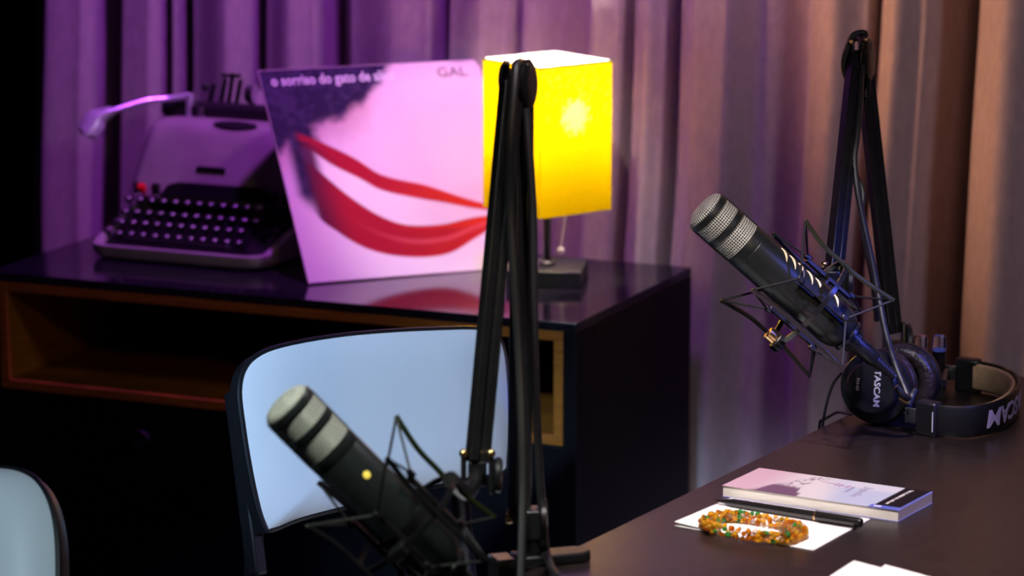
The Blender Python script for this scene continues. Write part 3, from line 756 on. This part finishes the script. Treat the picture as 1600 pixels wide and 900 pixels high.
    MB().lathe(end + CX * (wu * .74) - UPZ * .012, CX, [(0, 0), (0, .014), (.002, .0165), (.006, .0165), (.008, .013), (.008, 0)], 28).build('end_knob', M_black, bm_)
    MB().tube([end - UPZ * .012, end * .6 + joint_in * .4 - UPZ * .022, joint_in], .0075, 14, 6).build('end_stem', M_blackmetal, bm_)
    return bm_

bl = pl(832, 881)
make_boom(bl, at(812, 815, bl.dot(CF)), at(809, 106, 3.31), at(746, 722, 3.24), PL_(.75, 2.25, 0),
          'black jointed boom arm clamped to the near table edge in front of the yellow lamp', 'boom arms', .0185, .0205, (.94, .30, 0))
br_ = pl(1396, 606)
make_boom(br_, at(1396, 520, br_.dot(CF)), at(1343, 72, 3.96), at(1303, 425, 3.80), PR(.75, 2.25, -60),
          'black jointed boom arm rising behind the headphones against the mauve curtain', 'boom arms', .0175, .0175, (.2, -1, 0), gold=False)

# cables running along the arms
def cable(pts, r, label, extra=None):
    m = MB().tube([at(*p) for p in pts], r, 10, 8); o = m.build('cable', M_cable)
    return tag(o, label, 'cable')
cable([(812, 97, 3.30), (806, 104, 3.262), (802, 150, 3.245), (797, 220, 3.24), (797, 320, 3.25), (803, 430, 3.25), (811, 560, 3.25), (816, 680, 3.24), (817, 780, 3.23), (814, 900, 3.20), (812, 985, 3.18)], .0042,
      'thick black cable looping over the elbow of the boom arm by the lamp')
cable([(822, 170, 3.285), (828, 250, 3.28), (833, 350, 3.28), (834, 470, 3.28), (837, 600, 3.285), (843, 740, 3.29), (852, 850, 3.30), (856, 872, 3.275), (875, 905, 3.21), (930, 950, 3.13)], .0040,
      'thin black cable hanging right of the near boom arm down to the table')
cable([(1400, 604, 3.752), (1412, 618, 3.755), (1419, 622, 3.765), (1414, 608, 3.772), (1399, 570, 3.782), (1384, 520, 3.79), (1374, 470, 3.80), (1364, 415, 3.82), (1352, 360, 3.84), (1340, 300, 3.86), (1335, 250, 3.87), (1339, 215, 3.88), (1343, 170, 3.90), (1346, 110, 3.93), (1350, 74, 3.94), (1344, 58, 3.955), (1334, 62, 3.97)], .0036,
      'black cable draping from the far boom arm to the plug of the focused microphone')
cable([(1346, 70, 3.94), (1352, 52, 3.95), (1333, 55, 3.945), (1322, 80, 3.94), (1318, 105, 3.94), (1324, 125, 3.935), (1336, 150, 3.93), (1334, 200, 3.915), (1328, 235, 3.90), (1336, 270, 3.895), (1348, 300, 3.89), (1346, 340, 3.885), (1354, 390, 3.89), (1364, 440, 3.92), (1370, 500, 3.96)], .0032,
      'thin black cable looped around the elbow of the far boom arm')

# ------------------------------------------------------------------ headphones
MC = at(1389, 598, 3.875)
hp = thing('headphones', 'black closed headphones lying on the far corner of the table below the microphone', 'headphones', V((MC.x, MC.y, ZT)))
nn = V((-.42, -.88, .10)).normalized()
rgt = V((0, 0, -1)); hup = nn.cross(UPZ).normalized()
if hup.x < 0: hup = -hup
vdn = -(UPZ - nn * nn.z).normalized()
def cup(c, d, name):
    R_ = .0405
    sh_ = MB().lathe(c, d, [(.016, 0), (.016, .034), (.017, .0390), (.019, .0405), (.028, .0405), (.031, .0390), (.032, .0335), (.0325, .031), (.040, .0295), (.043, .027), (.0435, 0)], 56).build(name, M_black, hp, angle=25)
    pd = MB()
    a, b, cc = basis(d)
    ringpts = 72
    rr = []
    for k in range(14):
        an = 2 * PI * k / 14
        row = []
        for i in range(ringpts):
            p = 2 * PI * i / ringpts
            wob = 1 + .06 * mnoise.noise(V((math.cos(p) * 9, math.sin(p) * 9, an)))
            r = .0315 + .0095 * wob * math.cos(an); t = .008 + .0088 * wob * math.sin(an)
            row.append(c + a * t + (b * math.cos(p) + cc * math.sin(p)) * r)
        rr.append(row)
    pd.loft(rr + [rr[0]], False, False); pd.build('ear_pad', M_leather, sh_, angle=180)
    MB().lathe(c, d, [(.0125, 0), (.0125, .026)], 32).build('driver_cloth', M_black, sh_)
    return sh_
NC = MC + nn * .016; FC = MC - nn * .014 + CX * .006
near = cup(NC, nn, 'ear_cup'); cup(FC, -nn, 'ear_cup')
def face(x, y): return NC + nn * .0438 + hup * x + vdn * y
text_on('brand_lettering', 'TASCAM', .0098, face(.004, -.0205), vdn, hup, M_silverprint, near, width=.040, bold=.0002)
text_on('model_lettering', 'TH-02', .0042, face(-.0165, -.010), vdn, hup, M_silverprint, near, width=.014)
# headband path
ZH = ZT + .0185
bp = [pl(x, y, ZH) for x, y in ((1446, 653), (1478, 658), (1520, 658), (1556, 650), (1580, 636), (1590, 620), (1584, 606), (1562, 595), (1532, 588), (1508, 585))]
bps = spline(bp, 8)
def sweep(path, z0, z1, o0, o1, cen):
    m = MB(); rings = []
    for i, p in enumerate(path):
        t = (path[min(i + 1, len(path) - 1)] - path[max(i - 1, 0)]).normalized(); n = V((t.y, -t.x, 0))   # outward
        r = .3 * (z1 - z0) * .3
        prof = [(o0, z0 + r), (o0 + (o1 - o0) * .3, z0), (o1 - (o1 - o0) * .3, z0), (o1, z0 + r), (o1, z1 - r), (o1 - (o1 - o0) * .3, z1), (o0 + (o1 - o0) * .3, z1), (o0, z1 - r)]
        rings.append([p + n * a + UPZ * b for a, b in prof])
    return m.loft(rings)
band = sweep(bps, -.0172, .0172, -.0015, .0030, None).build('headband', M_black, hp, angle=40)
sweep(bps[6:-6], -.0150, .0150, -.0085, -.0017, None).build('band_lining', M_tan, hp, angle=60)  # tan colour carries the warm light on the inner band
cum = [0]
for a_, b_ in zip(bps, bps[1:]): cum.append(cum[-1] + (b_ - a_).length)
def along(s):
    for i in range(len(cum) - 1):
        if s <= cum[i + 1]:
            f = (s - cum[i]) / (cum[i + 1] - cum[i]); p = bps[i].lerp(bps[i + 1], f); t = (bps[i + 1] - bps[i]).normalized(); return p, V((t.y, -t.x, 0))
    return bps[-1], V((1, 0, 0))
sM = min(range(len(bps)), key=lambda i: abs((bps[i].x / bps[i].dot(CF)) * FPX + 800 - 1537) + (0 if i < 40 else 1e3))
def bandtext(x, y, z):
    p, n = along(cum[sM] + .128 - x); return p + n * (.0032 + z) + UPZ * (.0090 - y)
text_on('band_lettering', 'TASCAM', .0265, None, CX, UPZ, M_bluelitprint, band, bold=.0006, shear=.12, width=.128, fn=bandtext)
for i0, pts in ((0, bps[0]), (1, bps[-1])):
    t = ((bps[1] - bps[0]) if i0 == 0 else (bps[-2] - bps[-1])).normalized(); n = V((t.y, -t.x, 0))
    eb = MB().box(pts + t * .004, (t, n, UPZ), (.013 if i0 == 0 else .014, .008, .0195)).build('band_end', M_black, hp, bevel=.003)
    MB().box(pts - t * .017, (t, n, UPZ), (.0085, .0016, .0085)).build('slider', M_steel, eb, bevel=.0008)
    cc = NC + nn * .024 if i0 == 0 else FC - nn * .024
    sd = pts - t * .024
    tgt = cc + hup * .044
    MB().tube([sd, sd.lerp(tgt, .5) + UPZ * .004, tgt], .0042, 10, 6).build('yoke', M_black, hp)
    if i0 == 0:
        for k in (0, 1): MB().bar(at(1408 - 4 * k, 614 + 8 * k, 3.80), at(1424 - 5 * k, 622 + 8 * k, 3.80), .0022, .0022).build('yoke_pin', M_brass, hp)
        MB().bar(pts + t * .014 + n * .0084 - UPZ * .012, pts + t * .014 + n * .0084 + UPZ * .010, .0012, .0010, n).build('end_marking', M_silverprint, eb)
    else:
        text_on('end_lettering', 'TH-02', .006, pts + t * .004 - n * .0083 - UPZ * .008, UPZ, -t if True else t, M_silverprint, eb)
MB().tube([at(1316, 582, 3.86), at(1303, 598, 3.86), at(1294, 622, 3.86), at(1288, 648, 3.86), at(1285, 672, 3.87), at(1283, 760, 3.90), at(1290, 900, 3.95)], .0017, 8, 6).build('cord', M_cable, hp)
MB().tube([at(1330, 648, 3.83), pl(1310, 644, ZT + .004), pl(1297, 650, ZT + .004), at(1286, 657, 3.88), at(1280, 668, 3.88), at(1278, 760, 3.9)], .0016, 8, 6).build('cord', M_cable, hp)

# ------------------------------------------------------------------ glass vials
for px_, lab, lay in ((1437, 'left one of two small glass vials standing behind the headphones', (.55, .25, .5)), (1466, 'right one of two small glass vials standing behind the headphones, blue on top', (.12, .2, .9))):
    c = pl(px_, 609); vi = thing('glass_vial', lab, 'vial', c, 'glass vials behind the headphones')
    MB().lathe(c, UPZ, [(0, 0), (0, .0090), (.004, .0092), (.010, .0086), (.010, 0)], 28).build('foot', M_black, vi)
    MB().lathe(c, UPZ, [(.0101, 0), (.0101, .0080), (.060, .0080), (.063, .0070), (.064, .005), (.064, 0)], 28).build('glass_tube', M_glass, vi)
    MB().lathe(c, UPZ, [(.0112, 0), (.0112, .0068), (.045, .0068), (.045, 0)], 28).build('contents', M_darkliquid, vi)
    MB().lathe(c, UPZ, [(.0452, .0066), (.0465, .0060), (.049, .003), (.050, 0)], 20).build('top_layer', mat('vial_layer', lay, .4, noise=.1, scale=200), vi)

# ------------------------------------------------------------------ book
k0 = pl(1128, 776); k1 = pl(1403.4, 816); ex = (k1 - k0).normalized(); ey = V((-ex.y, ex.x, 0)); BLn = (k1 - k0).length; BWd = .0835; BT = .0118
bk = thing('book', 'slim paperback with a pink and pale blue cover and black end band', 'book', k0 + ex * BLn / 2 + ey * BWd / 2)
def bkp(x, y, z): return k0 + ex * x + ey * y + UPZ * z
MB().box(bkp(BLn / 2, BWd / 2, BT / 2), (ex, ey, UPZ), (BLn / 2 - .0008, BWd / 2 - .0008, BT / 2 - .0004)).build('page_block', M_pages, bk)
MB().box(bkp(BLn / 2, BWd / 2, .0003), (ex, ey, UPZ), (BLn / 2, BWd / 2, .0002)).build('back_cover', mat('back_cover_blue', (.10, .12, .45), .5, noise=.05, scale=50), bk)
def cover_color(u, v):      # u along the long side (to the black band), v from the near to the far long edge
    nz = mnoise.noise(V((u * 14, v * 6, 1))); nf = mnoise.noise(V((u * 60, v * 26, 4)))
    c = lerp((.80, .52, .64), (.88, .80, .84), sst(.10, .35, u))
    c = lerp(c, (.55, .62, .85), sst(.45, .62, u + .12 * (v - .5) + .03 * nz) * .85)
    c = lerp(c, (.86, .82, .90), sst(.62, .80, v) * sst(.45, .6, u) * .7)
    e = u - (.17 + .10 * v); d2 = (.44 - .12 * v + .04 * nz) - u
    tree = sst(0, .02, e) * sst(0, .02, d2) * sst(.46, .30, v + .10 * nf)
    e2 = abs(u - (.20 + .20 * v + .02 * nz)) - .05
    twig = sst(.02, -.02, e2) * sst(.05, .2, nf + .35 * nz) * sst(.98, .9, v)
    c = lerp(c, (.22, .11, .20), min(1, tree + .85 * twig))
    c = tuple(x * .62 for x in c)
    if u > .845: c = (.008, .006, .009)
    if u > .83 and v < .13: c = (.09, .11, .42)
    if u > .845 and u > .985: c = (.12, .14, .50)
    return c
cb_ = MB().grid(lambda u, v: bkp(u * BLn, v * BWd, BT), 190, 84).build('front_cover', M_cover, bk, solid=.0004)
set_print(cb_, lambda i, co: cover_color((i // 85) / 190, (i % 85) / 84))
def bt(x, y): return bkp(x, y, BT + .0001)
text_on('title_lettering', 'Jaguaribe', .0125, bt(BLn * .665, BWd * .80), -ey, ex, M_greyink, bk, width=.042)
text_on('subtitle_lettering', 'memória', .0075, bt(BLn * .60, BWd * .72), -ey, ex, M_greyink, bk, width=.022)
text_on('band_lettering', 'Vol. A cidade de cada um', .0058, bt(BLn * .885, BWd * .93), -ey, ex, M_whiteink, bk, width=.060)
MB().box(bt(BLn * .872, BWd * .06), (ex, ey, UPZ), (.004, .0012, .0002)).build('publisher_mark', M_whiteink, bk)
sk = MB()
xs = [.40 + .20 * k / 9 for k in range(10)]
for k in range(9):
    p, q = bt(BLn * xs[k], BWd * (.78 - .01 * k)), bt(BLn * xs[k + 1], BWd * (.77 - .01 * k)); sk.bar(p, q, .0005, .0003, UPZ)
    if k in (5, 6, 8): sk.bar(p - ey * .006, p + ey * .006, .0007, .0003, UPZ)
sk.build('cover_drawing', mat('plum_ink', (.36, .10, .28), .7, noise=.05, scale=300), bk)

# ------------------------------------------------------------------ papers
q = [pl(1054, 822), pl(1142, 779), pl(1360, 812), pl(1271, 861)]
def sheet(name, q, label, lift=None, z=.0006):
    def fn(u, v):
        p = (q[0] * (1 - u) + q[3] * u) * (1 - v) + (q[1] * (1 - u) + q[2] * u) * v
        return p + UPZ * (z + (lift(u, v) if lift else 0))
    o = MB().grid(fn, 20, 20).build(name, M_white, solid=.0004)
    return tag(o, label, 'paper')
pp = thing('folded_paper', 'folded white paper lying under the amber bracelet and the pen', 'paper', (q[0] + q[2]) / 2)
def leaf(name, z, lift):
    def fn(u, v):
        p = (q[0] * (1 - u) + q[3] * u) * (1 - v) + (q[1] * (1 - u) + q[2] * u) * v
        return p + UPZ * (z + lift(u, v))
    MB().grid(fn, 20, 20).build(name, M_white, pp, solid=.0003)
leaf('lower_leaf', .0006, lambda u, v: 0)
leaf('upper_leaf', .0011, lambda u, v: .0035 * (1 - u) ** 3 * (1 - v))
sheet('paper_sheet', [pl(1296, 901.5), pl(1334, 877), pl(1420, 899), pl(1340, 945)], 'left one of two white sheets at the bottom edge of the table', z=.0005)
sheet('paper_sheet', [pl(1360, 902), pl(1383, 884.5), pl(1475, 909), pl(1430, 950)], 'right one of two white sheets at the bottom edge of the table', z=.0013)

# ------------------------------------------------------------------ pen
a = pl(1116, 781, ZT + .0060); b = pl(1346, 817, ZT + .0068); pd_ = (b - a).normalized(); PLn = (b - a).length
pen = thing('pen', 'slim black pen lying along the near side of the paperback', 'pen', (a + b) / 2)
MB().lathe(a, pd_, [(0, 0), (0, .0004), (.004, .0011), (.005, .0016), (.012, .0024), (.020, .0038), (.022, .0042), (PLn * .70, .0046), (PLn * .70, 0)], 24).build('barrel', M_pen, pen)
MB().lathe(a, pd_, [(0, 0), (0, .0005), (.004, .0012), (.006, .0015), (.0062, 0)], 16).build('nib', M_brass, pen)
MB().lathe(a, pd_, [(PLn * .695, 0), (PLn * .695, .0049), (PLn * .71, .0050), (PLn * .715, .0050), (PLn - .003, .0050), (PLn, .0042), (PLn, 0)], 24).build('cap', M_pen, pen)
MB().lathe(a, pd_, [(PLn * .693, .0046), (PLn * .693, .0052), (PLn * .702, .0052), (PLn * .702, .0046)], 24).build('cap_ring', M_brass, pen)
sdv = pd_.cross(UPZ).normalized()
MB().bar(a + pd_ * (PLn * .72) + sdv * .0058 - UPZ * .0, a + pd_ * (PLn - .004) + sdv * .0058, .0024, .0020, UPZ).build('clip', M_pen, pen, bevel=.0005)

# ------------------------------------------------------------------ beaded bracelet
c0 = pl(1177, 836); la = (pl(1250, 839) - pl(1103, 813)); e1_ = la.normalized(); e2_ = V((-e1_.y, e1_.x, 0))
LA, LB = la.length / 2 * .93, .0285
brc = thing('beaded_bracelet', 'amber and green glass bead bracelet coiled on the white folded paper', 'bracelet', c0)
bead_mats = [M_amber, M_amber, M_amber_dark, M_amber_dark, M_greenglass, M_amber, M_amber_dark, M_amber, M_crystal]
bmesh_ = {}
for mm in set(bead_mats):
    k = MB().sphere((0, 0, 0), 1.0, 10, 6, .85).build('bead', mm, None, angle=20); bmesh_[mm.name] = k.data; bpy.data.objects.remove(k)
nb3 = 252
for i in range(nb3):
    ang = 2 * PI * i / nb3 * 1.0 + rnd.uniform(-.012, .012); st = i % 4
    tw_ = 2 * PI * (st / 4.0) + ang * 5
    ro = 0.0043 * math.cos(tw_); zo = .0043 * math.sin(tw_)
    ce, se = math.cos(ang), math.sin(ang)
    rx = abs(ce) ** .8 * (1 if ce > 0 else -1); ry = abs(se) ** .8 * (1 if se > 0 else -1)
    p = c0 + e1_ * ((LA + ro) * rx) + e2_ * ((LB + ro) * ry)
    r = rnd.uniform(.0022, .0032); p.z = ZT + .0018 + max(r, .0065 + zo)
    mm = rnd.choice(bead_mats)
    o = bpy.data.objects.new('bead', bmesh_[mm.name]); COL.objects.link(o); o.parent = brc
    o.location = p - V(brc['_w']); o.scale = (r, r, r); o.rotation_euler = (rnd.uniform(0, 3), rnd.uniform(0, 3), 0)
MB().tube([c0 + e1_ * (LA * math.cos(2 * PI * k / 40)) + e2_ * (LB * math.sin(2 * PI * k / 40)) + UPZ * .0093 for k in range(40)], .0006, 6, 0, closed=True).build('string', M_tan, brc)

# ------------------------------------------------------------------ chairs
def make_chair(outline, p0, p1, p2, label, bulge, posts):
    n = (p1 - p0).cross(p2 - p0).normalized()
    if n.dot(CF) > 0: n = -n
    pts = [on_plane(x, y, p0, n) for x, y in outline]
    pts = spline(pts + [pts[0]], 4)[:-1]
    cen = sum(pts, V((0, 0, 0))) / len(pts)
    hz = V((n.x, n.y, 0)).normalized(); sd = V((-hz.y, hz.x, 0))
    seat_c = V((cen.x, cen.y, -1.20)) + hz * .22
    ch = thing('chair', label, 'chair', V((seat_c.x, seat_c.y, ZF)), 'white vinyl chairs')
    rings = [[p - n * .012 for p in pts]]
    for k in (1.0, .992, .97, .93, .86, .75, .6, .4, .2, .05):
        h = bulge * (1 - k ** 6) - .001
        rings.append([cen + (p - cen) * k + n * h for p in pts])
    MB().loft(rings).build('backrest_pad', M_vinyl, ch, angle=70)
    MB().tube([cen + (p - cen) * 1.006 - n * .003 for p in pts], .0034, 8, 0, closed=True).build('piping', M_black, ch)
    MB().loft([[cen + (p - cen) * 1.012 - n * .006 for p in pts], [cen + (p - cen) * 1.015 - n * .018 for p in pts], [cen + (p - cen) * .96 - n * .030 for p in pts]]).build('backrest_shell', M_black, ch, angle=40)
    for t0, t1 in posts:
        MB().bar(on_plane(*t0, p0 - n * .030, n), on_plane(*t1, p0 - n * .030, n), .016, .020, n).build('back_post', M_black, ch, bevel=.003)
    W2 = .20
    MB().box(seat_c, (hz, sd, UPZ), (.20, W2, .022)).build('seat', M_vinyl, ch, bevel=.02, seg=4)
    MB().box(seat_c - UPZ * .031, (hz, sd, UPZ), (.19, W2 - .01, .008)).build('seat_board', M_black, ch, bevel=.004)
    for a in (-1, 1):
        MB().tube([seat_c + hz * -.19 + sd * (a * .16) - UPZ * .03, seat_c + hz * -.235 + sd * (a * .16) + UPZ * .06, V((cen.x, cen.y, cen.z - .05)) + sd * (a * .15) - hz * .028], .011, 12, 6).build('back_upright', M_blackmetal, ch)
        for b in (-1, 1):
            MB().cyl(seat_c + hz * (b * .16) + sd * (a * .16) - UPZ * .036, V((seat_c.x, seat_c.y, ZF)) + hz * (b * .20) + sd * (a * .19), .011, n=14).build('leg', M_blackmetal, ch)
    return ch
make_chair([(420, 828), (408, 795), (394, 730), (383, 660), (378, 612), (384, 580), (402, 558), (440, 542), (520, 527), (600, 519), (680, 515), (745, 514), (774, 523), (788, 547), (794, 600), (796, 660), (793, 715), (786, 737), (730, 748), (673, 760), (600, 777), (534, 793), (470, 810), (435, 824)],
           at(420, 828, 3.74), at(790, 735, 3.98), at(400, 560, 3.78), 'white vinyl chair with black edging standing between the table and the cabinet', .012, [((366, 612), (402, 900))])
make_chair([(-40, 731), (0, 731), (30, 736), (55, 751), (74, 782), (84, 825), (87, 880), (86, 950), (80, 985), (50, 1000), (-50, 1010), (-150, 1020), (-250, 1030), (-275, 1010), (-285, 950), (-285, 850), (-275, 780), (-240, 748), (-150, 735)],
           at(86, 900, 3.30), at(-280, 960, 3.42), at(0, 735, 3.38), 'white vinyl chair showing only its rounded back corner at the lower left', .030, [])

# drop the helper property used while building
for o in S.objects:
    if '_w' in o: del o['_w']
